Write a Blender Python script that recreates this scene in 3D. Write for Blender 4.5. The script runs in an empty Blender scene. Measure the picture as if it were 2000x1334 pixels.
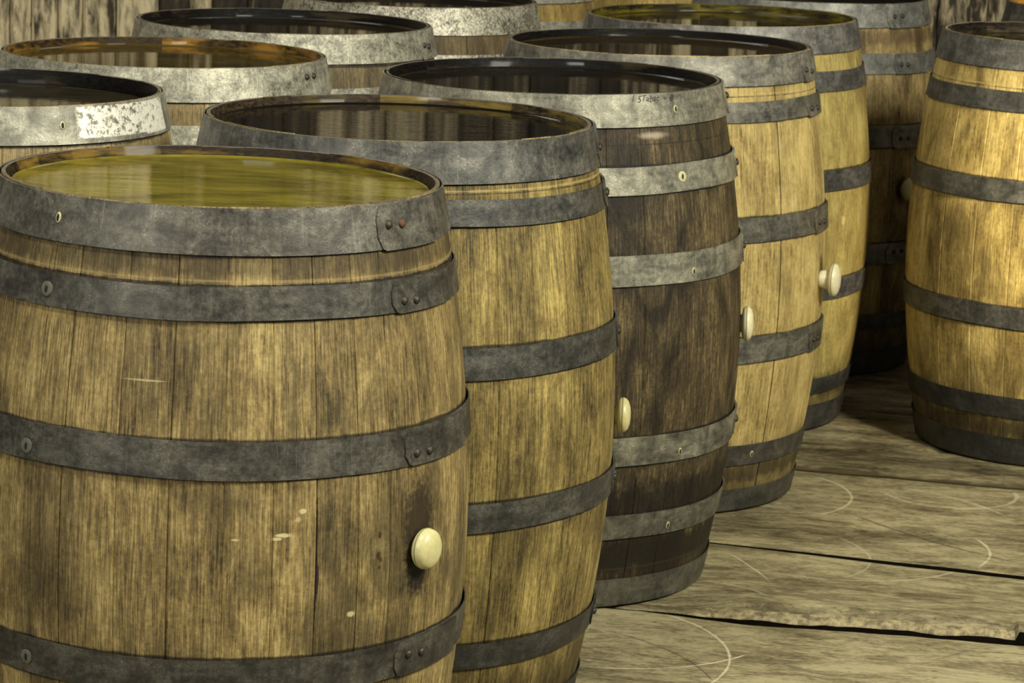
import bpy, math, random
from math import sin, cos, pi, radians, exp
from mathutils import Matrix, Vector
S = bpy.context.scene
C = S.collection
PI = pi

# ------------------------------------------------------------------ camera
PITCH, ROLL = 0.19036, -0.03768
cp, sp, cr, sr = cos(PITCH), sin(PITCH), cos(ROLL), sin(ROLL)
fwd = Vector((0, cp, -sp)); uh = Vector((0, sp, cp)); xh = Vector((1, 0, 0))
right = cr * xh - sr * uh; up = sr * xh + cr * uh
M = Matrix((right, up, -fwd)).transposed().to_4x4()
M.translation = Vector((0, 0, 1.5082))
cam = bpy.data.objects.new('camera', bpy.data.cameras.new('camera'))
C.objects.link(cam); cam.matrix_world = M
cam.data.sensor_width = 36; cam.data.lens = 5853.2 / 2000 * 36
cam.data.clip_start = .1; cam.data.clip_end = 60
cam.data.dof.use_dof = True; cam.data.dof.focus_distance = 4.3; cam.data.dof.aperture_fstop = 20
S.camera = cam

# ------------------------------------------------------------------ world, light, exposure
S.view_settings.view_transform = 'Standard'; S.view_settings.look = 'None'
S.view_settings.gamma = 1; S.view_settings.use_curve_mapping = False
S.view_settings.exposure = -0.07
wd = bpy.data.worlds.new('world'); S.world = wd; wd.use_nodes = True
wd.node_tree.nodes['Background'].inputs[0].default_value = (1.0, .97, .84, 1)
wd.node_tree.nodes['Background'].inputs[1].default_value = .10

def area(name, loc, target, sx, sy, power, col):
    l = bpy.data.lights.new(name, 'AREA'); l.shape = 'RECTANGLE'; l.size = sx; l.size_y = sy
    l.energy = power; l.color = col
    o = bpy.data.objects.new(name, l); C.objects.link(o); o.location = loc
    o.rotation_euler = (Vector(target) - Vector(loc)).to_track_quat('-Z', 'Y').to_euler()
    return o
area('right_key_light', (3.5, 1.8, 3.9), (.2, 6.2, .4), 1.5, 1.3, 420, (1, .975, .83))  # key area light from the upper right, its source unseen
area('left_fill_light', (-3.2, .3, 2.3), (0, 5.6, .6), 1.8, 1.4, 92, (1, .98, .86))  # unseen fill light added on the left to lift the nearest barrel's front
area('ceiling_lamp_light', (-1.0, 2.7, 3.4), (-.2, 5.2, .9), .7, .35, 62, (1, .985, .90))
area('high_window_light', (-.9, 8.3, 3.4), (-.3, 5.6, .9), 2.2, .7, 22, (1, .97, .90))
sl = bpy.data.lights.new('warm_spot_light', 'SPOT'); sl.energy = 420; sl.color = (1, .84, .52); sl.spot_size = radians(28); sl.spot_blend = .9; sl.shadow_soft_size = .12
so = bpy.data.objects.new('warm_spot_light', sl); C.objects.link(so); so.location = (1.75, 5.0, 1.5)
so.rotation_euler = (Vector((1.36, 6.52, .68)) - so.location).to_track_quat('-Z', 'Y').to_euler()

# ------------------------------------------------------------------ node helpers
def srgb(r, g, b):
    f = lambda c: (c / 255 / 12.92) if c / 255 <= .04045 else ((c / 255 + .055) / 1.055) ** 2.4
    return (f(r), f(g), f(b), 1)

class NT:
    def __init__(s, name):
        s.m = bpy.data.materials.new(name); s.m.use_nodes = True
        s.t = s.m.node_tree; s.n = s.t.nodes; s.b = s.n['Principled BSDF']
    def link(s, a, b): s.t.links.new(a, b)
    def put(s, sock, v):
        if hasattr(v, 'links') or isinstance(v, bpy.types.NodeSocket): s.link(v, sock)
        else: sock.default_value = v
    def math(s, op, a, b=0.0, c=None, clamp=False):
        n = s.n.new('ShaderNodeMath'); n.operation = op; n.use_clamp = clamp
        s.put(n.inputs[0], a); s.put(n.inputs[1], b)
        if c is not None: s.put(n.inputs[2], c)
        return n.outputs[0]
    def vmath(s, op, a, b=(0, 0, 0)):
        n = s.n.new('ShaderNodeVectorMath'); n.operation = op
        s.put(n.inputs[0], a); s.put(n.inputs[1], b)
        return n.outputs[1] if op in ('LENGTH', 'DISTANCE', 'DOT_PRODUCT') else n.outputs[0]
    def coord(s, k): 
        if not hasattr(s, 'tc'): s.tc = s.n.new('ShaderNodeTexCoord')
        return s.tc.outputs[k]
    def attr(s, name):
        n = s.n.new('ShaderNodeAttribute'); n.attribute_type = 'OBJECT'; n.attribute_name = name
        return n.outputs['Fac']
    def noise(s, vec, scale=1, detail=4, rough=.6, dist=0):
        n = s.n.new('ShaderNodeTexNoise'); s.link(vec, n.inputs['Vector'])
        n.inputs['Scale'].default_value = scale; n.inputs['Detail'].default_value = detail
        n.inputs['Roughness'].default_value = rough; n.inputs['Distortion'].default_value = dist
        return n.outputs['Fac']
    def step(s, v, a, b, lo=0.0, hi=1.0):
        n = s.n.new('ShaderNodeMapRange'); n.interpolation_type = 'SMOOTHSTEP'
        s.put(n.inputs[0], v)
        for i, x in zip((1, 2, 3, 4), (a, b, lo, hi)): n.inputs[i].default_value = x
        return n.outputs[0]
    def mix(s, f, a, b, mode='MIX'):
        n = s.n.new('ShaderNodeMix'); n.data_type = 'RGBA'; n.blend_type = mode
        s.put(n.inputs[0], f); s.put(n.inputs[6], a); s.put(n.inputs[7], b)
        return n.outputs[2]
    def ramp(s, f, stops):
        n = s.n.new('ShaderNodeValToRGB'); s.link(f, n.inputs[0]); e = n.color_ramp.elements
        while len(e) < len(stops): e.new(.5)
        for el, (p, c) in zip(e, stops): el.position = p; el.color = c
        return n.outputs[0]
    def bump(s, h, strength, dist=.002):
        n = s.n.new('ShaderNodeBump'); s.link(h, n.inputs['Height'])
        n.inputs['Strength'].default_value = strength; n.inputs['Distance'].default_value = dist
        s.link(n.outputs[0], s.b.inputs['Normal'])
    def set(s, **k):
        for a, v in k.items(): s.put(s.b.inputs[a.replace('_', ' ')], v)

RB = .3587                                        # nominal bilge radius: u = angle * RB
def uvof(deg, z):
    if deg > 90: deg -= 360
    return (radians(deg) * RB, z)

def wood_mat(name, dark, mid, light, stain, stain_amt, marks=(), bands=(), sd=0.0, contrast=1.0, edges=()):
    """barrel oak: vertical grain, tone per stave, blotches, water stains and named marks"""
    t = NT(name); uv = t.coord('UV'); seed = t.attr('seed'); tone = t.attr('tone')
    sv = t.vmath('ADD', uv, (sd, sd * .37, 0))
    cmb = t.n.new('ShaderNodeCombineXYZ'); t.link(seed, cmb.inputs[0]); t.link(seed, cmb.inputs[1]); t.link(seed, cmb.inputs[2])
    gv = t.vmath('ADD', uv, cmb.outputs[0])
    g1 = t.noise(t.vmath('MULTIPLY', gv, (420, 17, 1)), 1, 3, .6, .3)
    g2 = t.noise(t.vmath('MULTIPLY', gv, (60, 5, 1)), 1, 5, .65, 1.2)
    p = t.noise(t.vmath('MULTIPLY', sv, (15, 8, 1)), 1, 9, .72, .5)
    fine = t.noise(t.vmath('MULTIPLY', sv, (160, 110, 1)), 1, 3, .7)
    g1c = t.step(g1, .32, .68); g2c = t.step(g2, .3, .7); pc = t.step(p, .3, .7)
    f = t.math('MULTIPLY', g1c, .30 * contrast)
    f = t.math('ADD', f, t.math('MULTIPLY', g2c, .12))
    f = t.math('ADD', f, t.math('MULTIPLY', pc, .34))
    f = t.math('ADD', f, t.math('MULTIPLY', tone, .14))
    f = t.math('ADD', f, t.math('MULTIPLY', t.math('SUBTRACT', fine, .5), .55))
    col = t.ramp(f, [(.12, dark), (.50, mid), (.88, light)])
    # water stains, tall and soft
    s = t.noise(t.vmath('MULTIPLY', sv, (9, 3.6, 1)), 1, 5, .6, 1.0)
    sm = t.step(s, .44, .66, 0, stain_amt)
    col = t.mix(sm, col, stain)
    # dark pores and checks
    po = t.noise(t.vmath('MULTIPLY', gv, (420, 28, 1)), 1, 2, .5)
    pm = t.step(po, .62, .74, 0, .6)
    col = t.mix(pm, col, tuple(c * .28 for c in dark[:3]) + (1,))
    sep = t.n.new('ShaderNodeSeparateXYZ'); t.link(uv, sep.inputs[0])
    wob = t.noise(t.vmath('MULTIPLY', sv, (40, 25, 1)), 1, 5, .6)
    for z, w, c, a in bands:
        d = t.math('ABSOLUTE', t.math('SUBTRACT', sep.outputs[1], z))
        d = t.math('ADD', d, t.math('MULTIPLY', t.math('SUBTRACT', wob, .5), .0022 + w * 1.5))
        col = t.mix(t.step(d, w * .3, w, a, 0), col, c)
    # staves darkened towards the foot
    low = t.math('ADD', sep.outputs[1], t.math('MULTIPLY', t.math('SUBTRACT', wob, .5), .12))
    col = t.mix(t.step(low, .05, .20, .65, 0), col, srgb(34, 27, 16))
    # hoop-edge shadow painted into the wood as dark lines
    for ez in edges:
        d = t.math('ABSOLUTE', t.math('SUBTRACT', sep.outputs[1], ez))
        d = t.math('ADD', d, t.math('MULTIPLY', t.math('SUBTRACT', wob, .5), .006))
        col = t.mix(t.step(d, .0010, .0045, .85, 0), col, srgb(16, 12, 7))
    wv = t.noise(t.vmath('MULTIPLY', sv, (120, 120, 1)), 1, 3, .6)
    for (u, v), ru, rv, c, a, soft in marks:
        q = t.vmath('MULTIPLY', t.vmath('SUBTRACT', uv, (u, v, 0)), (1 / ru, 1 / rv, 0))
        d = t.vmath('LENGTH', q)
        d = t.math('ADD', d, t.math('MULTIPLY', t.math('SUBTRACT', wv if soft < .6 else wob, .5), .9))
        col = t.mix(t.step(d, 1 - soft, 1.0, a, 0), col, c)
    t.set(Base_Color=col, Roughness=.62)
    t.b.inputs['Specular IOR Level'].default_value = .35
    h = t.math('ADD', g1, t.math('MULTIPLY', fine, .8))
    h = t.math('SUBTRACT', h, t.math('MULTIPLY', pm, .8))
    t.bump(h, .7, .0016)
    return t.m

def inner_mat(name, dark, mid, patch, amt, sd):
    """wet, wine-stained inside of the chime"""
    t = NT(name); uv = t.coord('UV'); tone = t.attr('tone')
    sv = t.vmath('ADD', uv, (sd, sd, 0))
    n1 = t.noise(t.vmath('MULTIPLY', sv, (60, 160, 1)), 1, 5, .65)
    n2 = t.noise(t.vmath('MULTIPLY', sv, (4.5, 30, 1)), 1, 4, .6)
    col = t.mix(t.step(n1, .35, .7), dark, mid)
    f = t.math('ADD', n2, t.math('MULTIPLY', t.math('SUBTRACT', tone, .5), .09))
    col = t.mix(t.step(f, .55 - .18 * amt, .72 - .15 * amt, 0, .9), col, patch)
    t.set(Base_Color=col, Roughness=t.step(n1, .3, .7, .42, .75))
    t.b.inputs['Specular IOR Level'].default_value = .14; t.b.inputs['Coat Weight'].default_value = .07; t.b.inputs['Coat Roughness'].default_value = .10
    t.bump(n1, .6, .002)
    return t.m

def steel_mat(name, base, light, dark, speck=.5, mottle=.6, spangle=0, metallic=.35, rough=.48, sd=0., marks=()):
    """galvanised hoop iron: mottled grey oxide, white specks, vertical runs"""
    t = NT(name); uv = t.coord('UV'); seed = t.attr('seed')
    cmb = t.n.new('ShaderNodeCombineXYZ'); t.link(seed, cmb.inputs[0]); t.link(seed, cmb.inputs[1])
    sv = t.vmath('ADD', t.vmath('ADD', uv, (sd, sd * .3, 0)), cmb.outputs[0])
    a = t.noise(t.vmath('MULTIPLY', sv, (16, 22, 1)), 1, 7, .68, .5)
    b = t.noise(t.vmath('MULTIPLY', sv, (110, 110, 1)), 1, 5, .7)
    run = t.noise(t.vmath('MULTIPLY', sv, (70, 5, 1)), 1, 4, .6, .3)
    lng = t.noise(t.vmath('MULTIPLY', sv, (3, 90, 1)), 1, 4, .6)
    f = t.math('ADD', t.math('MULTIPLY', a, .95 * mottle + .2), t.math('MULTIPLY', b, .35))
    f = t.math('ADD', f, t.math('MULTIPLY', run, .22)); f = t.math('ADD', f, t.math('MULTIPLY', lng, .16))
    if spangle:
        v = t.n.new('ShaderNodeTexVoronoi'); t.link(t.vmath('MULTIPLY', sv, (55, 55, 1)), v.inputs['Vector'])
        vs = t.n.new('ShaderNodeSeparateColor'); t.link(v.outputs['Color'], vs.inputs[0])
        f = t.math('ADD', f, t.math('MULTIPLY', t.math('SUBTRACT', vs.outputs[0], .5), spangle))
    k = (.95 * mottle + .2 + .35 + .38) / 2
    col = t.ramp(f, [(max(0, k - .19), dark), (k - .02, base), (min(1, k + .19), light)])
    sp_ = t.noise(t.vmath('MULTIPLY', sv, (330, 330, 1)), 1, 3, .65)
    gate = t.step(a, .45, .62)
    col = t.mix(t.math('MULTIPLY', t.step(sp_, .56, .66, 0, speck), gate), col, tuple(min(1, c * 1.9) for c in light[:3]) + (1,))
    col = t.mix(t.step(sp_, .30, .38, .45, 0), col, tuple(c * .35 for c in dark[:3]) + (1,))
    rs = t.noise(t.vmath('MULTIPLY', sv, (150, 7, 1)), 1, 3, .55)
    col = t.mix(t.step(rs, .64, .72, 0, .5), col, light)
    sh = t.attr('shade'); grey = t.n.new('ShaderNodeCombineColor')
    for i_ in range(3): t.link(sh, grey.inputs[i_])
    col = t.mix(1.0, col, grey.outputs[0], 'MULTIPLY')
    ru = t.noise(t.vmath('MULTIPLY', sv, (26, 40, 1)), 1, 6, .7)
    col = t.mix(t.step(ru, .64, .74, 0, .35), col, srgb(96, 72, 44))
    wv = t.noise(t.vmath('MULTIPLY', sv, (60, 75, 1)), 1, 6, .75)
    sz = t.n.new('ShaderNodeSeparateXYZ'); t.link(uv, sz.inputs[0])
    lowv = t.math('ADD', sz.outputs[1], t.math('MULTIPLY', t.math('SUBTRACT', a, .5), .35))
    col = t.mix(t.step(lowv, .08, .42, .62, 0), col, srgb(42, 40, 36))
    for (u, v), ru_, rv_, c, am, jag in marks:
        q = t.vmath('ABSOLUTE', t.vmath('MULTIPLY', t.vmath('SUBTRACT', uv, (u, v, 0)), (1 / ru_, 1 / rv_, 0)))
        sep = t.n.new('ShaderNodeSeparateXYZ'); t.link(q, sep.inputs[0])
        d = t.math('MAXIMUM', sep.outputs[0], sep.outputs[1])
        d = t.math('ADD', d, t.math('MULTIPLY', t.math('SUBTRACT', wv, .5), .35))
        m = t.step(d, .9, 1.0, 1, 0)
        m = t.math('MULTIPLY', m, t.step(wv, jag, jag + .06, 0, am))
        col = t.mix(m, col, c)
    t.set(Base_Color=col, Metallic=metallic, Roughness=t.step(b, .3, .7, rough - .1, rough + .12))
    t.bump(t.math('ADD', b, t.math('MULTIPLY', sp_, .5)), .35, .0015)
    return t.m

def plain(name, col, rough=.5, metallic=0, bump=0, var=.25, scale=60):
    t = NT(name); o = t.coord('Object'); n = t.noise(o, scale, 5, .65)
    c = t.mix(t.step(n, .3, .7), tuple(x * (1 - var) for x in col[:3]) + (1,), tuple(min(1, x * (1 + var)) for x in col[:3]) + (1,))
    t.set(Base_Color=c, Roughness=rough, Metallic=metallic)
    if bump: t.bump(n, bump, .002)
    return t.m

# ------------------------------------------------------------------ object helpers
def mesh(name, verts, faces, mats, uvs=None, fm=None, smooth=True):
    me = bpy.data.meshes.new(name); me.from_pydata(verts, [], faces)
    for m in mats: me.materials.append(m)
    if fm: me.polygons.foreach_set('material_index', fm)
    if smooth: me.polygons.foreach_set('use_smooth', [True] * len(me.polygons))
    if uvs:
        l = me.uv_layers.new(name='UVMap')
        idx = [0] * len(me.loops); me.loops.foreach_get('vertex_index', idx)
        flat = [c for i in idx for c in uvs[i]]
        l.data.foreach_set('uv', flat)
    me.update()
    return me
def add(name, me, parent=None, loc=(0, 0, 0), **props):
    o = bpy.data.objects.new(name, me); C.objects.link(o); o.location = loc
    if parent: o.parent = parent
    for k, v in props.items(): o[k] = v
    return o
def sharp(me, deg=40):
    try: me.set_sharp_from_angle(angle=radians(deg))
    except Exception: pass

def lathe(prof, seg=32, axis='Z'):
    v, f = [], []
    for r, z in prof:
        for i in range(seg):
            a = 2 * PI * i / seg; v.append((r * cos(a), r * sin(a), z))
    for j in range(len(prof) - 1):
        for i in range(seg):
            k = (i + 1) % seg
            f.append((j * seg + i, j * seg + k, (j + 1) * seg + k, (j + 1) * seg + i))
    f.append(tuple(range(seg))[::-1]); f.append(tuple((len(prof) - 1) * seg + i for i in range(seg)))
    return v, f

# ------------------------------------------------------------------ floor of old planks
def floor_material():
    t = NT('worn_floor_oak'); o = t.coord('Object'); seed = t.attr('seed'); tone = t.attr('tone')
    rot = t.n.new('ShaderNodeVectorRotate'); rot.rotation_type = 'Z_AXIS'; t.link(o, rot.inputs['Vector'])
    rot.inputs['Angle'].default_value = .19
    cmb = t.n.new('ShaderNodeCombineXYZ')
    for i in range(3): t.link(seed, cmb.inputs[i])
    v = t.vmath('ADD', rot.outputs[0], cmb.outputs[0])
    n1 = t.noise(t.vmath('MULTIPLY', v, (9, 26, 8)), 1, 9, .72, .8)
    n2 = t.noise(t.vmath('MULTIPLY', v, (55, 150, 40)), 1, 5, .7, .6)
    n3 = t.noise(t.vmath('MULTIPLY', v, (3.2, 8, 4)), 1, 5, .6, .5)
    n4 = t.noise(t.vmath('MULTIPLY', v, (110, 260, 40)), 1, 3, .7)
    f = t.math('ADD', t.math('MULTIPLY', t.step(n1, .3, .7), .42), t.math('MULTIPLY', t.step(n2, .3, .7), .28))
    f = t.math('ADD', f, t.math('MULTIPLY', t.step(n3, .3, .7), .32))
    f = t.math('ADD', f, t.math('MULTIPLY', t.math('SUBTRACT', n4, .5), .3))
    f = t.math('ADD', f, t.math('MULTIPLY', t.math('SUBTRACT', tone, .5), .3))
    col = t.ramp(f, [(.18, srgb(66, 57, 38)), (.48, srgb(130, 119, 86)), (.82, srgb(190, 178, 136))])
    dk = t.noise(t.vmath('MULTIPLY', v, (45, 150, 40)), 1, 3, .55, 1.2)
    col = t.mix(t.step(dk, .64, .72, 0, .75), col, srgb(44, 38, 22))
    wn = t.noise(o, 60, 4, .7); wn2 = t.noise(o, 9, 3, .6)
    def arc(p1, p2, p3, w, a, c, brk=.42):
        ax, ay = p1; bx, by = p2; cx_, cy_ = p3
        d = 2 * (ax * (by - cy_) + bx * (cy_ - ay) + cx_ * (ay - by))
        ux = ((ax*ax+ay*ay)*(by-cy_)+(bx*bx+by*by)*(cy_-ay)+(cx_*cx_+cy_*cy_)*(ay-by))/d
        uy = ((ax*ax+ay*ay)*(cx_-bx)+(bx*bx+by*by)*(ax-cx_)+(cx_*cx_+cy_*cy_)*(bx-ax))/d
        r = math.hypot(ax - ux, ay - uy)
        flat = t.vmath('MULTIPLY', o, (1, 1, 0))
        dist = t.vmath('DISTANCE', flat, (ux, uy, 0))
        e = t.math('ABSOLUTE', t.math('SUBTRACT', dist, r))
        e = t.math('ADD', e, t.math('MULTIPLY', t.math('SUBTRACT', wn, .5), w * 1.1))
        e = t.math('ADD', e, t.math('MULTIPLY', t.math('ABSOLUTE', t.math('SUBTRACT', wn2, .5)), w * 2.5))
        m = t.step(e, w * .35, w, 1, 0)
        # only the sweep between the two ends
        nx, ny = -(cy_ - ay), cx_ - ax; L = math.hypot(nx, ny); nx /= L; ny /= L
        if (bx - ax) * nx + (by - ay) * ny < 0: nx, ny = -nx, -ny
        dp = t.vmath('DOT_PRODUCT', t.vmath('SUBTRACT', flat, (ax, ay, 0)), (nx, ny, 0))
        m = t.math('MULTIPLY', m, t.step(dp, -.004, .012, 0, 1))
        mx, my = (ax + cx_) / 2, (ay + cy_) / 2
        m = t.math('MULTIPLY', m, t.step(t.vmath('DISTANCE', flat, (mx, my, 0)), L * .5 + .02, L * .5 + .05, 1, 0)) if r > L * .8 else m
        return t.math('MULTIPLY', m, a), c
    W = srgb(236, 226, 188); D = srgb(52, 44, 28)
    # soft shadow along the open joints, painted into the floor colour
    dn = t.noise(o, 6, 4, .6)
    for y0, sl_, wd_, am in ((6.452, -.198, .034, .8), (6.75, -.198, .03, .45), (5.235, -.15, .02, .3)):
        d = t.math('ABSOLUTE', t.math('ADD', t.vmath('DOT_PRODUCT', o, (-sl_, 1, 0)), -y0 + sl_ * .8))
        d = t.math('ADD', d, t.math('MULTIPLY', t.math('SUBTRACT', dn, .5), .12))
        col = t.mix(t.step(d, wd_ * .3, wd_, am, 0), col, srgb(70, 60, 38))
    for args in [((.133, 4.930), (.284, 4.935), (.430, 5.035), .0034, 1.0, W),
                 ((.29, 5.283), (.383, 5.132), (.354, 4.853), .0040, .8, W),
                 ((.551, 5.56), (.721, 5.543), (.884, 5.655), .0036, .55, W),
                 ((.956, 5.91), (.969, 5.799), (.928, 5.685), .0050, .75, W),
                 ((.679, 6.401), (.738, 6.246), (.653, 6.063), .0055, .6, W),
                 ((.439, 5.722), (.475, 5.629), (.503, 5.505), .0046, .8, W),
                 ((.397, 5.689), (.436, 5.64), (.489, 5.577), .0034, .7, W),
                 ((.376, 5.498), (.433, 5.452), (.491, 5.348), .0030, .6, W),
                 ((.676, 5.869), (.721, 5.716), (.655, 5.563), .0040, .35, W),
                 ((.816, 6.281), (.933, 6.163), (1.099, 6.326), .0075, .45, W),
                 ((.719, 6.086), (.846, 5.894), (1.024, 5.721), .0060, .6, D),
                 ((.77, 6.16), (.879, 5.982), (1.024, 5.725), .0050, .5, D),
                 ((.691, 4.966), (.786, 5.069), (.9, 5.178), .0030, .7, D),
                 ((.17, 5.16), (.30, 5.03), (.36, 4.87), .0030, .6, D),
                 ((1.05, 6.1), (1.0, 6.2), (.86, 6.33), .006, .35, W)]:
        m, c = arc(*args); col = t.mix(m, col, c)
    t.set(Base_Color=col, Roughness=.58)
    h = t.math('ADD', n2, t.math('MULTIPLY', n1, 1.2)); h = t.math('SUBTRACT', h, t.math('MULTIPLY', t.step(dk, .64, .72), .5))
    t.bump(h, .8, .004)
    return t.m
FL = floor_material()
GR = plain('joint_shade_grime', srgb(14, 11, 6), .95); GR2 = plain('joint_shadow', srgb(62, 52, 33), .95)  # joint sides darkened for gap dirt and shade; second paints soft joint shadow
for _m in (GR, GR2): _m.node_tree.nodes['Principled BSDF'].inputs['Specular IOR Level'].default_value = .05
WE = plain('worn_board_edge', srgb(142, 129, 94), .6, 0, 1, .6, 75)
floor = bpy.data.objects.new('floor', None); C.objects.link(floor); floor['kind'] = 'structure'
sub_v = [(-3.6, 1.0, -.06), (4.2, 1.0, -.06), (4.2, 10.2, -.06), (-3.6, 10.2, -.06), (-3.6, 1.0, -.14), (4.2, 1.0, -.14), (4.2, 10.2, -.14), (-3.6, 10.2, -.14)]
sub_f = [(0, 1, 2, 3), (7, 6, 5, 4), (0, 4, 5, 1), (1, 5, 6, 2), (2, 6, 7, 3), (3, 7, 4, 0)]
add('subfloor', mesh('subfloor', sub_v, sub_f, [plain('dark_subfloor', srgb(24, 20, 14), .9)], smooth=False), floor)

# joints: y at x = .8 and slope
joints = [(1.3, -.19), (1.95, -.19), (2.5, -.18), (3.0, -.19), (3.62, -.18), (4.16, -.18), (4.6, -.17), (5.212, -.150), (5.68, -.305), (6.43, -.198), (6.735, -.198),
          (7.12, -.20), (7.55, -.19), (8.02, -.19), (8.45, -.19), (8.95, -.19), (9.5, -.19), (10.1, -.19)]
from mathutils import noise as mn
def hz(x, y, s): return mn.noise(Vector((x, y, s)))
rnd = random.Random(4)
for k in range(len(joints) - 1):
    (a0, s0), (a1, s1) = joints[k], joints[k + 1]
    fine = 4.5 < a0 < 7.3
    nx = 260 if fine else 60; X0, X1 = -3.5, 4.1
    ts = [0, .006, .02, .035, .055, .08, .12, .2, .3, .5, .7, .9, .96, .985, .996, 1] if fine else [0, .02, .1, .5, .9, .98, 1]
    lip = (k == 7)                               # the board whose worn front edge stands up
    top, V, F, U, FMI, XS = [], [], [], [], [], []
    for i in range(nx + 1):
        # denser sampling in the part of the room the boards are seen in
        q = i / nx; x = X0 + (X1 - X0) * q
        if fine: x = (.0 + (1.25) * (i - 30) / 200) if 30 <= i <= 230 else (X0 + (0 - X0) * i / 30 if i < 30 else 1.25 + (X1 - 1.25) * (i - 230) / (nx - 230))
        y0 = a0 + s0 * (x - .8); y1 = a1 + s1 * (x - .8)
        w0 = .005 + .003 * hz(x * 6, 3.1, k); w1 = .005 + .003 * hz(x * 6, 3.1, k + 1)
        if k == 8: w0 = max(.0006, min(.011, .0105 * (x - .40) / .4)) + .002 * max(0, hz(x * 30, 1, 1))
        if k == 7: w1 = max(.0006, min(.011, .0105 * (x - .40) / .4))
        if k in (9, 10): w0 += .010 + .008 * hz(x * 9, 1.2, k)
        y0 += .012 * hz(x * 3.1, 8.8, k) + .004 * hz(x * 17, 8.8, k) if k in (7, 9, 10) else .003 * hz(x * 5, 8.8, k)
        y1 += .012 * hz(x * 3.1, 8.8, k + 1) + .004 * hz(x * 17, 8.8, k + 1) if k + 1 in (7, 9, 10) else .003 * hz(x * 5, 8.8, k + 1)
        a, b = y0 + w0, y1 - w1
        XS.append(x); V.append((x, a, -.05))
        for t_ in ts:
            y = a + (b - a) * t_
            d = min(t_, 1 - t_) * (b - a)
            z = -.0016 - .0014 * abs(hz(x * 2, y * 4, 5)) * (1 if d > .02 else 1)
            ed = .006 if k not in (9, 10) or t_ > .5 else .040
            if d < ed: z -= (.004 if ed < .01 else .008) * (1 - d / ed) ** 1.5
            if k == 6 and t_ > .93:              # the lower board falls away beside the raised one
                z -= .012 * min(1, max(0, (x - .25) / .2)) * ((t_ - .93) / .07) ** 1.5
            if lip and x > .30 and x < 1.9:
                up_ = min(1, (x - .30) / .16) * min(1, max(0, (1.9 - x) / .4))
                dd = t_ * (b - a)
                raise_ = .022 * exp(-(dd / .22) ** 2) * up_
                edge = min(1, dd / .040)
                cut = up_ * (.022 + .006 * hz(x * 12, 2, 2)) * (1 - edge) ** 1.15 if x < .93 else up_ * .006 * (1 - min(1, dd / .008))
                z += raise_ - cut + .0016 * hz(x * 40, y * 60, 1) * (1 if dd < .04 else 0) * up_
            V.append((x, y, z))
        V.append((x, b, -.05))
    n = len(ts) + 2
    for i in range(nx):
        for j in range(n - 1):
            F.append((i * n + j, (i + 1) * n + j, (i + 1) * n + j + 1, i * n + j + 1))
            FMI.append(3 if (k == 9 and 2 <= j <= 3) else 1 if (j in (0, n - 2) or (fine and (k in (8, 9) and j == 1))) else 2 if (lip and j in (1, 2, 3) and .38 < XS[i] < .93) else 0)
    F.append(tuple(range(n))); F.append(tuple(nx * n + j for j in range(n))[::-1])
    FMI += [1, 1]
    me = mesh('plank', V, F, [FL, GR, WE, GR2], None, FMI); sharp(me, 50)
    add('plank', me, floor, seed=float(k * 3.7), tone=rnd.random())

# ------------------------------------------------------------------ back wall of weathered boards
def wall_material():
    t = NT('weathered_wall_boards'); o = t.coord('Object'); seed = t.attr('seed'); tone = t.attr('tone')
    cmb = t.n.new('ShaderNodeCombineXYZ')
    for i in range(3): t.link(seed, cmb.inputs[i])
    v = t.vmath('ADD', o, cmb.outputs[0])
    n1 = t.noise(t.vmath('MULTIPLY', v, (45, 45, 9)), 1, 6, .66, .4)
    n2 = t.noise(t.vmath('MULTIPLY', v, (12, 12, 4)), 1, 5, .6, .5)
    f = t.math('ADD', t.math('MULTIPLY', t.step(n1, .3, .7), .45), t.math('MULTIPLY', t.step(n2, .3, .7), .3))
    f = t.math('ADD', f, t.math('MULTIPLY', tone, .35))
    f = t.math('ADD', f, t.math('MULTIPLY', tone, .25)); col = t.ramp(f, [(.25, srgb(14, 11, 7)), (.62, srgb(56, 47, 32)), (1.0, srgb(206, 190, 152))])
    d = t.noise(t.vmath('MULTIPLY', v, (30, 30, 11)), 1, 3, .6, .8)
    col = t.mix(t.step(d, .62, .70, 0, .85), col, srgb(34, 26, 18))
    t.set(Base_Color=col, Roughness=.8); t.bump(t.math('ADD', n1, d), .8, .01)
    return t.m
WM = wall_material()
wall = bpy.data.objects.new('wall_back', None); C.objects.link(wall); wall['kind'] = 'structure'
wall.location = (0, 9.2, 0); wall.rotation_euler = (0, 0, radians(14))
bv = [(-4.5, .05, -.06), (4.5, .05, -.06), (4.5, .12, -.06), (-4.5, .12, -.06), (-4.5, .05, 3.4), (4.5, .05, 3.4), (4.5, .12, 3.4), (-4.5, .12, 3.4)]
bf = [(3, 2, 1, 0), (4, 5, 6, 7), (0, 1, 5, 4), (1, 2, 6, 5), (2, 3, 7, 6), (3, 0, 4, 7)]
add('backing', mesh('backing', bv, bf, [plain('wall_gap', srgb(16, 13, 9), .9)], smooth=False), wall)
rnd = random.Random(11); x = -4.4
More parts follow.
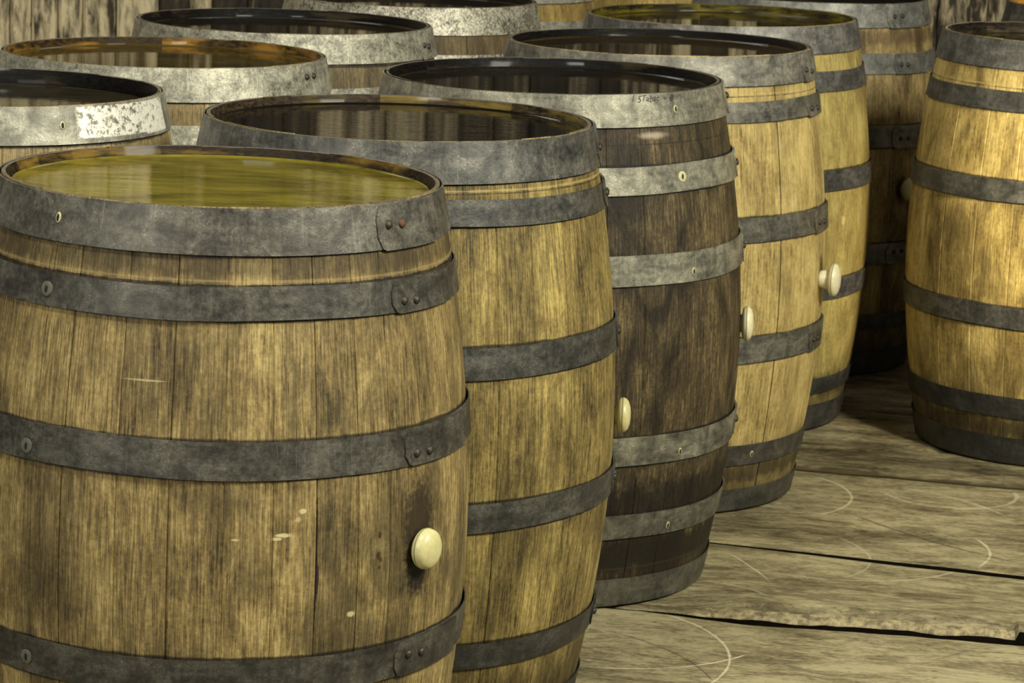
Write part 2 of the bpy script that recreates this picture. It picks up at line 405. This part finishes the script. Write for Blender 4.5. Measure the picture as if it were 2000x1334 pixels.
while x < 4.3:
    w = rnd.uniform(.06, .13); g = .003; d0 = rnd.uniform(-.012, .006)
    a, b, c = x + g / 2, x + w - g / 2, .008
    cs = [(a, .05), (a, d0 + c), (a + c, d0), (a + w * .3, d0 + .003), (b - w * .3, d0 - .002), (b - c, d0), (b, d0 + c), (b, .05)]
    V = [(p[0], p[1], z) for z in (-.05, 1.1, 2.2, 3.35) for p in cs]
    F = [(j * 8 + i, j * 8 + (i + 1) % 8, (j + 1) * 8 + (i + 1) % 8, (j + 1) * 8 + i) for j in range(3) for i in range(8)]
    F += [tuple(range(8))[::-1], tuple(24 + i for i in range(8))]
    add('board', mesh('board', V, F, [WM], smooth=False), wall, seed=rnd.uniform(0, 60), tone=rnd.uniform(.7, 1) if x < -1.15 else rnd.uniform(.35, .6) if x > 1.2 else rnd.uniform(0, .2) if rnd.random() < .6 else rnd.uniform(.3, .7))  # lighter left and darker middle boards paint in lit and shaded wall
    x += w

# ------------------------------------------------------------------ barrels
H0 = .95
INK = plain('ink', srgb(34, 28, 34), .6)
RIVET = plain('rivet_iron', srgb(66, 60, 52), .45, .5, .4, .35, 300)
RUST = plain('rusty_rivet', srgb(92, 64, 44), .7, .2, .5, .35, 300)
SLOT = plain('slot_shadow_iron', srgb(22, 20, 14), .8)
WASH = {'dark': plain('weathered_washer', srgb(98, 97, 84), .6, .2, .5, .25, 300),
        'pale': plain('pale_washer', srgb(196, 190, 142), .6, .1, .5, .2, 300)}
BLACK = srgb(18, 15, 9)

class Barrel: pass
def radius(B, z):
    t = (z - B.H / 2) / (B.H / 2)
    return B.rb - (B.rb - B.re) * abs(t) ** 1.9

def pt(B, deg, z, off=0.0):
    r = radius(B, z) + off; a = radians(deg)
    return Vector((r * cos(a), r * sin(a), z))

def build_stave(B, root, a0, a1, rnd, mats):
    """one stave: outer face, grooved joints, bevelled chime, croze, inner face (angles in degrees)"""
    H = B.H; NZ = 26
    zs = [H * i / NZ for i in range(NZ + 1)]
    proud = rnd.uniform(-.0007, .0007); cant = rnd.uniform(-.0006, .0006)
    cs = [(0, -.0016), (.022, -.0002), (.28, 0), (.5, .0002), (.72, 0), (.978, -.0002), (1, -.0016)]
    rings = []                                   # (z, offset from outer radius, is_outer, mat)
    for z in zs:
        rings.append((z, -.0025, 1))
    inner = [(H - .0005, -.008), (H - .014, -.0175), (H - .030, -.0245), (H - .044, -.0245), (H - .047, -.019), (H - .052, -.019), (H - .055, -.0245), (H * .8, -.0245), (H * .5, -.0245), (H * .2, -.0245), (.05, -.0245), (0, -.012)]
    ztop = rnd.uniform(-.0012, .0004)
    for z, o in inner: rings.append((z, o, 0))
    V, U, F, FM = [], [], [], []
    n = len(cs)
    for z, o, outer in rings:
        for t, d in cs:
            an = a0 + (a1 - a0) * t
            r = radius(B, z) + o + (d + proud + cant * (t - .5) * 2 if outer else 0)
            A = radians(an); zz = z + (ztop if z > H - .01 else 0)
            V.append((r * cos(A), r * sin(A), zz)); U.append((A * RB, z if outer else z + 3.0))
    R = len(rings)
    for j in range(R):
        jn = (j + 1) % R
        z0, o0, u0 = rings[j]; z1, o1, u1 = rings[jn]
        mi = 0 if (u0 and u1) else (2 if (u0 != u1 and z0 > H / 2) else 1)
        for i in range(n - 1):
            F.append((j * n + i, j * n + i + 1, jn * n + i + 1, jn * n + i)); FM.append(mi)
    # side faces (joint faces), stitched as quads between outer ring j and nearest inner ring
    for side in (0, n - 1):
        zi = [(NZ + 1 + k) for k in range(len(inner))]
        io = NZ; ii = 0
        while io > 0 or ii < len(inner) - 1:
            zo = rings[io - 1][0] if io > 0 else -1
            zn = inner[ii + 1][0] if ii < len(inner) - 1 else -1
            a = io * n + side; b = zi[ii] * n + side
            if ii < len(inner) - 1 and (zn >= zo):
                c = zi[ii + 1] * n + side; tri = (a, b, c); ii += 1
            else:
                c = (io - 1) * n + side; tri = (a, b, c); io -= 1
            F.append(tri if side == 0 else tri[::-1]); FM.append(1)
    me = mesh('stave', V, F, mats, U, FM); sharp(me, 30)
    return add('stave', me, root, seed=rnd.uniform(0, 90), tone=rnd.random())

def band(B, z0, z1, a0, a1, off, thick, mat, seg, name, parent, closed=True, cut=False, seed=0.0, wob=0.0, shade=1.0):
    """a strip of hoop iron around the barrel between heights z0 > z1; an open strip can have its corners cut"""
    V, U, F = [], [], []
    zt, zb = z0, z1
    ra, rb_ = radius(B, z0) + off, radius(B, z1) + off
    rows = [(0, 0), (.5, 0), (1, 0)]
    N = seg + (0 if closed else 1)
    for i in range(N):
        t = i / seg; a = a0 + (a1 - a0) * t; A = radians(a)
        lo, hi = 0.0, 1.0
        if cut:
            s = (a - a0) / 360 * 2 * PI * B.re; k = .014
            if s < k: e = .30 * (1 - math.sqrt(max(0, 1 - (1 - s / k) ** 2))) ; lo, hi = e, 1 - e
        wz = wob * sin(A * 3 + seed) + wob * .6 * sin(A * 7 + seed * 2)
        for f in (lo, .5, hi):
            z = zt + (zb - zt) * f; r = ra + (rb_ - ra) * f
            V.append((r * cos(A), r * sin(A), z + wz)); U.append((A * RB, z))
        for f in (hi, lo):
            z = zt + (zb - zt) * f; r = ra + (rb_ - ra) * f - thick
            V.append((r * cos(A), r * sin(A), z + wz)); U.append((A * RB, z))
    for i in range(seg):
        k = (i + 1) % N if closed else i + 1
        for j in range(5):
            m = (j + 1) % 5
            F.append((i * 5 + j, i * 5 + m, k * 5 + m, k * 5 + j))
    if not closed:
        F.append(tuple(range(5))[::-1]); F.append(tuple((N - 1) * 5 + j for j in range(5)))
    me = mesh(name, V, F, [mat], U); sharp(me, 40)
    return add(name, me, parent, seed=seed, shade=shade)

def local_frame(B, deg, z, off):
    """matrix with Z pointing out of the barrel wall, Y up along it"""
    p = pt(B, deg, z, off); a = radians(deg)
    dz = .004; dr = (radius(B, z + dz) - radius(B, z - dz)) / (2 * dz)
    out = Vector((cos(a), sin(a), -dr)).normalized(); upv = Vector((dr * cos(a), dr * sin(a), 1)).normalized()
    side = upv.cross(out).normalized()
    m = Matrix((side, upv, out)).transposed().to_4x4(); m.translation = p
    return m

rv_v, rv_f = lathe([(.0058, -.002), (.0062, .0004), (.0056, .0022), (.0038, .0040), (.0014, .0048)], 14)
RIV = {}
for nm, mt in (('iron', RIVET), ('rust', RUST)):
    RIV[nm] = mesh('rivet', rv_v, rv_f, [mt])
wa_v, wa_f = lathe([(.0098, -.001), (.0098, .0005), (.0088, .0010), (.0030, .0007)], 20)
WME = {k: mesh('nail_washer', wa_v, wa_f, [m]) for k, m in WASH.items()}
sl_v, sl_f = lathe([(1, -.001), (1, .0011), (.6, .0013)], 12)
SLM = mesh('nail_slot', [(x * .0021, y * .0048, z) for x, y, z in sl_v], sl_f, [SLOT])
SLR = mesh('nail_rim', [(x * .0042, y * .0072, z * .6) for x, y, z in sl_v], sl_f, [WASH['pale']])

def build_barrel(code, x, y, tilt, H, re, rb, hoops, cols, label, depth, laps=None, nails=None, joints=None,
                 nst=26, seed=1, liquid=None, grp='open-topped oak wine barrels'):
    B = Barrel(); B.H, B.re, B.rb = H, re - .0018, rb - .002
    rnd = random.Random(seed)
    root = bpy.data.objects.new('wine_barrel', None); C.objects.link(root)
    root.location = (x, y, .0008); root.rotation_euler = (-tilt[1], tilt[0], 0)
    root['label'] = label; root['category'] = 'barrel'; root['group'] = grp
    mats = [cols['wood'], cols['inner'], cols['land']]
    if joints:
        angs = list(joints)
        gap = angs[0] + 360 - angs[-1]; m = max(1, round(gap / 13.6)); ws = [rnd.uniform(.8, 1.2) for _ in range(m)]
        sw = sum(ws); a = angs[-1]
        for w in ws[:-1]: a += gap * w / sw; angs.append(a)
        angs.append(joints[0] + 360)
    else:
        ws = [rnd.uniform(.7, 1.35) for _ in range(nst)]; sw = sum(ws); a = -265 + rnd.uniform(0, 10); angs = [a]
        for w in ws: a += 360 * w / sw; angs.append(a)
    for i in range(len(angs) - 1):
        sft = -360 if angs[i] > 93 else 0
        st = build_stave(B, root, angs[i] + sft, angs[i + 1] + sft, rnd, mats)
    hs = []
    for hi, (z0, z1) in enumerate(hoops):
        sd = rnd.uniform(0, 40)
        zt = min(z0, H - .0012); zb = max(z1, .003)
        shd = 1.0 if hi == 0 else rnd.uniform(.62, .74) if code in 'ABGDE' else rnd.uniform(.85, 1)  # lower hoops coloured darker, partly for the tilted head hoop catching more light
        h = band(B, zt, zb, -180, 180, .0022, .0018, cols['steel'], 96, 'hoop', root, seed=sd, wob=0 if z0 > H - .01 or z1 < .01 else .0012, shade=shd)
        hs.append(h)
        la = (laps or {}).get(hi)
        if la is not None:
            span, riv = 26, None
            band(B, zt - .0012, zb - .0016, la[0], la[0] + span, .0046, .0022, cols['steel'], 22, 'lap_plate', h, closed=False, cut=True, seed=sd + 5, shade=shd)
            for q, (ra, rz) in enumerate(la[1]):
                o = add('rivet', RIV['rust' if (code == 'A' and hi == 0 and q == 1) else 'iron'], h); o.matrix_local = local_frame(B, ra, rz, .0046)
                if code == 'A' and hi == 0 and q == 1: o['label'] = 'rusty red rivet'
        for na, nz, kind in (nails or {}).get(hi, []):
            if kind in WME:
                o = add('nail_washer', WME[kind], h); o.matrix_local = local_frame(B, na, nz, .0024)
                o = add('nail_slot', SLM, h); o.matrix_local = local_frame(B, na, nz, .0030)
            else:
                o = add('nail_rim', SLR, h); o.matrix_local = local_frame(B, na, nz, .0024)
                o = add('nail_slot', SLM, h); o.matrix_local = local_frame(B, na, nz, .0028)
    # liquid filling the cask
    zl = H - depth
    prof = [(radius(B, .03) - .026, .03), (radius(B, .3) - .026, .3), (radius(B, .6) - .026, .6), (radius(B, H - .06) - .0262, H - .06), (radius(B, H - .045) - .0255, H - .045), ]
    rw = radius(B, zl) - .0025 - (.0165 if depth < .018 else .0195)
    prof += [(rw, zl + .0022), (rw - .0006, zl + .0013), (rw - .0018, zl + .0005), (rw - .0040, zl + .0001), (rw - .009, zl)]
    v, f = lathe(prof, 120); me = mesh('liquid', v, f, [liquid]); sharp(me, 50)
    lo = add('liquid', me, root)
    lo.rotation_euler = (0, 0, 0)
    B.root = root; B.hoops = hs
    return B

def L(*a): return srgb(*a)
def palette(code, dark, mid, light, stain, amt, steel, inner, marks=(), bands=(), steel_kw={}, sd=0, contrast=1.0):
    return dict(wood=wood_mat('oak_' + code, L(*dark), L(*mid), L(*light), L(*stain), amt, marks, bands, sd, contrast, EDGES.get(code, (.888, .8, .594, .31))),
                steel=steel_mat('hoop_iron_' + code, L(*steel[0]), L(*steel[1]), L(*steel[2]), sd=sd, **steel_kw),
                inner=inner_mat('wet_chime_' + code, L(*inner[0]), L(*inner[1]), L(*inner[2]), inner[3], sd),
                land=plain('chime_end_' + code, L(*inner[4]), .55, 0, .5, .35, 120))

def liquid_mat(name, c1, c2, rip=.05, sd=0):
    t = NT(name); o = t.vmath('ADD', t.coord('Object'), (sd, sd, 0))
    n = t.noise(t.vmath('MULTIPLY', o, (3, 7, 1)), 1, 4, .6, .8)
    n2 = t.noise(t.vmath('MULTIPLY', o, (14, 50, 1)), 1, 4, .65, .6)
    col = t.mix(t.step(t.math('ADD', t.math('MULTIPLY', n, .7), t.math('MULTIPLY', n2, .3)), .32, .68), L(*c1), L(*c2))
    t.set(Base_Color=col, Roughness=.025, IOR=1.34)
    t.bump(n2, rip, .004)
    return t.m

DK = ((82, 79, 71), (128, 124, 110), (40, 38, 35)); MD = ((120, 117, 102), (172, 167, 146), (62, 60, 52)); LT = ((142, 139, 122), (198, 192, 170), (84, 81, 68))
INB = ((16, 11, 6), (52, 40, 24), (116, 92, 36), .35, (84, 70, 48))
IND = ((4, 3, 2), (16, 12, 8), (52, 42, 26), .05, (92, 82, 62))

u = uvof
markA = [(u(-34.3, .524), .046, .085, L(40, 31, 17), .92, .55), (u(-34.3, .474), .034, .058, BLACK, .95, .5), (u(-122, .46), .10, .12, L(40, 32, 18), .6, .8), (u(-84, .58), .07, .03, L(60, 50, 30), .5, .8),
         (u(-62.2, .500), .0016, .105, L(22, 14, 10), .9, .3), (u(-62.0, .475), .0032, .03, L(40, 20, 30), .95, .4),
         (u(-46.6, .5234), .0032, .0055, L(60, 34, 16), .95, .3), (u(-46.9, .4965), .0045, .0065, L(62, 36, 18), .95, .4),
         (u(-46.3, .4905), .0035, .005, L(70, 42, 20), .9, .4), (u(-46.6, .480), .002, .003, L(50, 30, 14), .9, .4),
         (u(-65.5, .5665), .007, .0042, L(206, 190, 140), .85, .5), (u(-66.6, .556), .005, .004, L(190, 172, 120), .7, .5),
         (u(-69.6, .5365), .013, .0036, L(210, 194, 144), .85, .5), (u(-71.0, .532), .009, .003, L(206, 190, 140), .8, .5),
         (u(-79.8, .5322), .007, .0022, L(200, 184, 130), .7, .5), (u(-53.6, .4237), .008, .005, L(206, 190, 140), .8, .6),
         (u(-100, .730), .045, .0015, L(200, 186, 140), .6, .6), (u(-87, .70), .026, .05, L(70, 60, 34), .35, .8),
         (u(-76, .49), .04, .06, L(66, 56, 34), .4, .8)]
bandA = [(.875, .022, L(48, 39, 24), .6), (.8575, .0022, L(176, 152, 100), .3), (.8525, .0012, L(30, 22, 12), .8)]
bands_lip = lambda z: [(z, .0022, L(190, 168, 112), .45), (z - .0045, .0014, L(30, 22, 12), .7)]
bungstain = lambda a, z: [(u(a, z + .012), .028, .05, L(50, 40, 24), .8, .6)]

EDGES = {'a': (.8896, .8504, .8085, .6576, .6093, .3736, .325), 'b': (.8891, .8257, .6461, .5979, .406, .3609, .178),
         'c': (.8836, .8151, .766, .6054, .3274, .2738, .1339), 'd': (.8853, .8143, .6223, .5723, .3767, .322),
         'e': (.8824, .7976, .618, .571, .3652, .3181), 'f': (.8906, .7769, .6469, .5916, .3485, .2945), 'g': (.886, .7956, .6458, .5978, .3646, .3158)}
P = {}
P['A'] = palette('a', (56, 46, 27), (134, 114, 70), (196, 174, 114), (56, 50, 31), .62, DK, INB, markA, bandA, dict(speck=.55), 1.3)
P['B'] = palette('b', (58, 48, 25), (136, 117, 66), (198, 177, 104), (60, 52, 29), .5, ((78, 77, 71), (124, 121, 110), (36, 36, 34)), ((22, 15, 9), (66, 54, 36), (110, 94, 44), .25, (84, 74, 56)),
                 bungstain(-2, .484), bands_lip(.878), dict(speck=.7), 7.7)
P['C'] = palette('c', (28, 20, 12), (76, 64, 42), (140, 122, 80), (22, 17, 10), .85, MD, IND,
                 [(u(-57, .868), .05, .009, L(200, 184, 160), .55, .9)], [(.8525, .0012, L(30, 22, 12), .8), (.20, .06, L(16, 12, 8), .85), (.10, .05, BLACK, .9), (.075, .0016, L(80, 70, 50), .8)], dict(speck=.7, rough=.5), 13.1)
P['D'] = palette('d', (112, 93, 52), (186, 163, 100), (228, 206, 138), (116, 94, 58), .4, ((112, 109, 99), (164, 159, 142), (60, 57, 55)), IND,
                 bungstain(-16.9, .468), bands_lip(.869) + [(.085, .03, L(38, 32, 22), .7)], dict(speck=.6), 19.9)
P['E'] = palette('e', (112, 95, 50), (176, 157, 92), (214, 196, 122), (116, 94, 50), .35, ((104, 102, 98), (154, 151, 142), (60, 58, 60)), ((16, 12, 6), (50, 42, 20), (110, 100, 24), .7, (112, 100, 40)),
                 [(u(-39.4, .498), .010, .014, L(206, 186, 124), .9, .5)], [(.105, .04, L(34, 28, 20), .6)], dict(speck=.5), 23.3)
P['F'] = palette('f', (64, 52, 32), (156, 134, 86), (204, 182, 120), (36, 26, 16), .65, ((112, 112, 104), (158, 156, 144), (66, 66, 62)), IND,
                 bungstain(-49, .47), [(.866, .026, L(74, 56, 40), .55)], dict(speck=.6), 31.7)
P['G'] = palette('g', (98, 80, 38), (182, 158, 92), (228, 206, 134), (60, 45, 20), .6, ((88, 87, 82), (132, 130, 120), (50, 49, 48)), ((14, 10, 6), (44, 36, 26), (96, 84, 60), .4, (150, 140, 112)),
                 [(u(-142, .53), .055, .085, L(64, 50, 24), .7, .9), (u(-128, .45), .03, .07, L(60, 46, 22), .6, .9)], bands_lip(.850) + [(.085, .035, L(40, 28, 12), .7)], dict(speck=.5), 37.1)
P['H'] = palette('h', (90, 76, 46), (152, 134, 92), (200, 182, 130), (96, 80, 50), .4, ((128, 125, 110), (180, 175, 156), (80, 77, 66)), IND, [], [],
                 dict(speck=.6, marks=[(u(-29, .923), .142, .026, L(244, 240, 224), .95, .44), (u(-14, .92), .05, .026, L(244, 240, 224), .9, .40)]), 41.9)
P['I'] = palette('i', (84, 70, 40), (140, 120, 78), (186, 166, 112), (88, 72, 42), .4, LT, ((26, 18, 8), (70, 54, 26), (146, 106, 40), .6, (84, 70, 44)), [], [], dict(speck=.7, spangle=.12), 47.3)
P['J'] = palette('j', (60, 50, 32), (108, 94, 64), (150, 134, 92), (58, 48, 32), .5, LT, IND, [], [], dict(speck=.7, spangle=.16), 53.9)
P['K'] = palette('k', (58, 46, 28), (108, 92, 60), (152, 134, 90), (60, 48, 30), .5, ((142, 138, 122), (200, 194, 172), (84, 80, 68)), IND, [], [], dict(speck=.5, spangle=.35), 59.3)
P['L'] = palette('l', (92, 72, 34), (158, 134, 74), (206, 180, 104), (100, 80, 44), .4, ((150, 147, 132), (190, 186, 168), (108, 104, 92)), IND, [], [], dict(speck=.4, spangle=.2), 61.1)
P['M'] = palette('m', (92, 66, 26), (168, 124, 52), (214, 168, 78), (96, 64, 26), .4, DK, ((80, 52, 18), (170, 120, 46), (214, 160, 66), .9, (150, 120, 70)), [], [], dict(speck=.4), 67.7)

std = lambda H: [(H, H - .062), (.842, .798), (.640, .594), (.356, .310), (.150, .108), (.062, 0)]
def rz(a0, z, d1=3.7, d2=8.3): return (a0, [(a0 + d1, z), (a0 + d2, z - .0012)])

A = build_barrel('A', -.4058, 4.0162, (.0064, -.0020), .9491, .2982, .3555,
    [(.9491, .8896), (.8504, .8085), (.6576, .6093), (.3736, .325), (.1415, .0996), (.0595, 0)], P['A'],
    'nearest barrel, greenish yellow liquid to the brim and pale bung beside a dark stain', .0145,
    laps={0: (-43.7, [(-40, .9209), (-35.1, .9197)]), 1: (-41.2, [(-37.4, .8227), (-33, .821)]), 2: (-39.8, [(-36.3, .6238), (-31.8, .6227)]), 3: (-41.2, [(-37, .3523), (-32.4, .3493)])},
    nails={0: [(-126.7, .919, 'rim')], 1: [(-126.9, .8289, 'dark')], 2: [(-127.9, .6266, 'dark')], 3: [(-126.8, .3473, 'dark')]},
    joints=[-148.5, -137, -126.5, -118.5, -105.3, -93.7, -82.3, -72.0, -62.4, -52.3, -43.5, -28.7, -14], seed=3,
    liquid=liquid_mat('green_yellow_liquid', (70, 63, 16), (136, 124, 44), .06, 1))
Bb = build_barrel('B', -.1909, 4.7387, (-.0010, -.0022), .9521, .3087, .3652,
    [(.9521, .8891), (.865, .8257), (.6461, .5979), (.406, .3609), (.178, .1382), (.065, 0)], P['B'],
    'second barrel in the front row, black liquid inside a dark pitted head hoop', .0150,
    laps={0: rz(-8, .917), 1: rz(-8, .845), 2: rz(-6.5, .622), 3: rz(-7.5, .383), 4: rz(-8, .158)}, seed=8,
    liquid=liquid_mat('black_liquid', (7, 5, 3), (20, 16, 9), .05, 5))
Cc = build_barrel('C', .0663, 5.5786, (-.0099, -.0047), .9422, .3149, .3726,
    [(.9422, .8836), (.8151, .766), (.6599, .6054), (.3274, .2738), (.1795, .1339), (.0562, 0)], P['C'],
    'third barrel in the front row, dark brown staves with pencilled writing on its hoop', .019,
    laps={0: rz(-7, .914), 1: rz(-7, .79), 2: rz(-6.5, .633), 3: rz(-7, .30)},
    nails={0: [(-47.3, .9118, 'rim')], 1: [(-47.1, .7929, 'pale')], 2: [(-44.4, .622, 'rim')], 3: [(-46.8, .2912, 'rim')], 4: [(-47.7, .1497, 'rim')]}, seed=15,
    liquid=liquid_mat('dark_brown_liquid', (16, 14, 9), (36, 31, 20), .03, 9))
D = build_barrel('D', .2934, 6.3107, (-.0081, .0011), .9458, .3189, .3724,
    [(.9458, .8853), (.8549, .8143), (.6223, .5723), (.3767, .322), (.146, .1027), (.0489, 0)], P['D'],
    'fourth barrel in the front row, clean yellow staves and double-riveted hoop ends on its right', .018,
    laps={0: (-27.9, [(-25.0, .908), (-19.1, .9025)]), 1: (-27.5, [(-24, .8291), (-17, .8266)]), 2: (-27, [(-23.4, .5928), (-18, .5909)]), 3: rz(-27, .345)},
    nails={3: [], 4: [(-52, .124, 'rim')]}, seed=21,
    liquid=liquid_mat('brown_liquid', (34, 26, 12), (62, 48, 24), .02, 13))
E_ = build_barrel('E', .4766, 7.083, (-.0128, -.0016), .9458, .318, .3721,
    [(.9458, .8824), (.8435, .7976), (.618, .571), (.3652, .3181), (.1279, .0904), (.0618, 0)], P['E'],
    'fifth barrel in the front row, plain yellow staves without a bung', .020, seed=28,
    liquid=liquid_mat('olive_brown_liquid', (36, 30, 12), (66, 54, 24), .02, 17))
F_ = build_barrel('F', .7425, 7.8161, (0, 0), .95, .3001, .3587,
    [(.95, .8906), (.8275, .7769), (.6469, .5916), (.3485, .2945), (.16, .118), (.06, 0)], P['F'],
    'dark mottled brown barrel farthest along the front row, half hidden, rivets in pairs', .022,
    laps={0: (-56.8, [(-52.3, .9181), (-47.1, .9186)]), 1: (-54.5, [(-50.4, .7987), (-46.1, .7978)]), 2: (-56.5, [(-51.9, .6148), (-47.6, .6134)]), 3: (-56, [(-51.8, .325), (-47, .3245)])}, seed=35,
    liquid=liquid_mat('dark_liquid', (14, 11, 6), (30, 25, 14), .02, 21))
G = build_barrel('G', 1.2557, 6.8581, (.0058, -.0007), .9501, .3022, .3575,
    [(.95, .886), (.8398, .7956), (.6458, .5978), (.3646, .3158), (.1562, .108), (.0629, 0)], P['G'],
    'bright yellow barrel standing apart across the open floor at the right', .026, seed=41,
    liquid=liquid_mat('murky_olive_liquid', (20, 18, 8), (50, 44, 20), .02, 25))
Hh = build_barrel('H', -.8946, 4.9545, (-.0003, .0022), .951, .2998, .3584, std(.951)[:0] + [(.951, .8905), (.842, .798), (.640, .594), (.356, .310), (.150, .108), (.062, 0)], P['H'],
    'barrel at the left edge with flaking white paint on its pale head hoop', .027,
    nails={0: [(-55.7, .9203, 'rim')]}, seed=47,
    liquid=liquid_mat('grey_brown_liquid', (34, 31, 20), (62, 56, 38), .04, 29))
I_ = build_barrel('I', -.6756, 5.6562, (-.0014, .0021), .950, .3051, .3621, [(.950, .889), (.849, .805), (.640, .594), (.356, .310), (.150, .108), (.062, 0)], P['I'],
    'second barrel of the back row, golden brown liquid and orange-stained inner rim', .017,
    laps={0: (-31.6, [(-26.7, .9254), (-22, .9253)])}, seed=53,
    liquid=liquid_mat('golden_brown_liquid', (52, 42, 14), (92, 76, 30), .02, 33))
J = build_barrel('J', -.5105, 6.3909, (-.0005, .0009), .9531, .3132, .368, [(.9531, .893), (.845, .80), (.640, .594), (.356, .310), (.150, .108), (.062, 0)], P['J'],
    'third barrel of the back row, bright streaked head hoop around near-black liquid', .020,
    laps={0: (-23.4, [(-19.8, .9206), (-15.6, .9166)])}, seed=59,
    liquid=liquid_mat('blackish_liquid', (20, 16, 8), (40, 32, 16), .02, 37))
K = build_barrel('K', -.2719, 7.2091, (0, 0), .95, .3001, .3587, [(.95, .887), (.843, .80), (.640, .594), (.356, .310), (.150, .108), (.062, 0)], P['K'],
    'fourth barrel of the back row, rim cut by the top edge, blotchy spangled hoop', .020, seed=65,
    liquid=liquid_mat('brownish_liquid', (22, 17, 10), (44, 34, 20), .02, 41))
Lb = build_barrel('L', -.12, 8.20, (0, 0), .95, .3001, .3587, [(.95, .888), (.842, .80), (.640, .594), (.356, .310), (.150, .108), (.062, 0)], P['L'],
    'fifth barrel of the back row, only pale hoops and a strip of wood showing', .020, seed=71,
    liquid=liquid_mat('hidden_liquid', (22, 17, 10), (44, 34, 20), .02, 45))
Nb = build_barrel('N', .43, 8.72, (0, 0), .95, .3001, .3587, std(.95), P['L'],
    'barrel behind the fifth of the front row, a sliver of hoop at the top edge', .020, seed=77,
    liquid=bpy.data.materials['hidden_liquid'])
Mb = build_barrel('M', 1.56, 7.84, (0, 0), .95, .3001, .3587, std(.95), P['M'],
    'barrel in the far top right corner with orange wood inside its rim', .045, seed=83,
    liquid=liquid_mat('amber_liquid', (110, 76, 26), (170, 122, 48), .02, 49))

# pencilled writing on barrel C's head hoop
def writing(B, hoop, text, a0, z, size, dd):
    cu = bpy.data.curves.new('writing', 'FONT'); cu.body = text; cu.size = size; cu.shear = .25; cu.resolution_u = 3
    to = bpy.data.objects.new('writing', cu); C.objects.link(to)
    dg = bpy.context.evaluated_depsgraph_get(); me = bpy.data.meshes.new_from_object(to.evaluated_get(dg))
    bpy.data.objects.remove(to)
    zt, zb = hoop
    for v in me.vertices:
        xx, yy = v.co.x, v.co.y + .0012 * sin(v.co.x * 260)
        zz = z + yy; f = (zt - zz) / (zt - zb)
        r = (radius(B, zt) + .0022) * (1 - f) + (radius(B, zb) + .0022) * f + .0003
        a = radians(a0) + xx / r
        v.co = (r * cos(a), r * sin(a), zz)
    me.materials.clear(); me.materials.append(INK)
    return add('handwriting', me, dd)
writing(Cc, (.9410, .8836), '1 5Tabac  -  8', -64.6, .9275, .0165, Cc.hoops[0])

# ------------------------------------------------------------------ bungs
def bung_mat(name, c):
    t = NT(name); n = t.noise(t.coord('Object'), 90, 4, .6)
    t.set(Base_Color=t.mix(t.step(n, .35, .65), tuple(x * .88 for x in c[:3]) + (1,), c), Roughness=.34)
    t.b.inputs['Subsurface Weight'].default_value = .15; t.b.inputs['Subsurface Radius'].default_value = (.01, .008, .004)
    return t.m
BM = bung_mat('ivory_silicone', srgb(206, 197, 142)); BM2 = bung_mat('chalk_silicone', srgb(228, 219, 180)); STK = plain('seam', srgb(120, 116, 70), .6)
def bung(B, deg, z, R, label, proud=.010, thick=.013, squash=.92, mat=BM, wonky=0):
    root = bpy.data.objects.new('barrel_bung', None); C.objects.link(root)
    m = local_frame(B, deg, z, 0)
    wm = Matrix.Translation(B.root.location) @ B.root.rotation_euler.to_matrix().to_4x4() @ m
    root.matrix_world = wm @ Matrix.Rotation(radians(wonky), 4, 'Z')
    root['label'] = label; root['category'] = 'bung'; root['group'] = 'silicone bungs in the barrel sides'
    p = proud
    cap = [(R * .62, p - .002), (R * .86, p), (R * .97, p + .0035), (R, p + .0065), (R * .99, p + .0095), (R * .93, p + thick), (R * .78, p + thick + .0035), (R * .5, p + thick + .0062), (R * .2, p + thick + .0072)]
    v, f = lathe(cap, 40); v = [(x * squash, y, zz) for x, y, zz in v]
    add('cap', mesh('cap', v, f, [mat]), root)
    stem = [(R * .50, -.0035), (R * .52, 0), (R * .60, p - .0015)]
    v, f = lathe(stem, 28); add('plug', mesh('plug', v, f, [mat]), root)
    sm = [(R * 1.0, p + .0062), (R * 1.006, p + .0070), (R * 1.0, p + .0078)]
    v, f = lathe(sm, 40); v = [(x * squash, y, zz) for x, y, zz in v]
    add('mould_seam', mesh('mould_seam', v, f, [STK]), root)
bung(A, -34.3, .4943, .0275, 'ivory bung face-on in the side of the nearest barrel', wonky=-8, proud=.002, thick=.016)
bung(Bb, -3.0, .4844, .0285, 'ivory bung seen edge-on at the right side of the second barrel', proud=.004)
bung(Cc, -4.5, .4865, .033, 'bright cream bung seen edge-on at the right side of the dark third barrel', mat=BM2, proud=.002)
bung(D, -17.5, .468, .035, 'mushroom-shaped cream bung standing out of the fourth barrel', proud=.020, mat=BM2)
bung(F_, -48, .4853, .029, 'small pale bung in shadow beside the bright right-hand barrel', proud=.006)
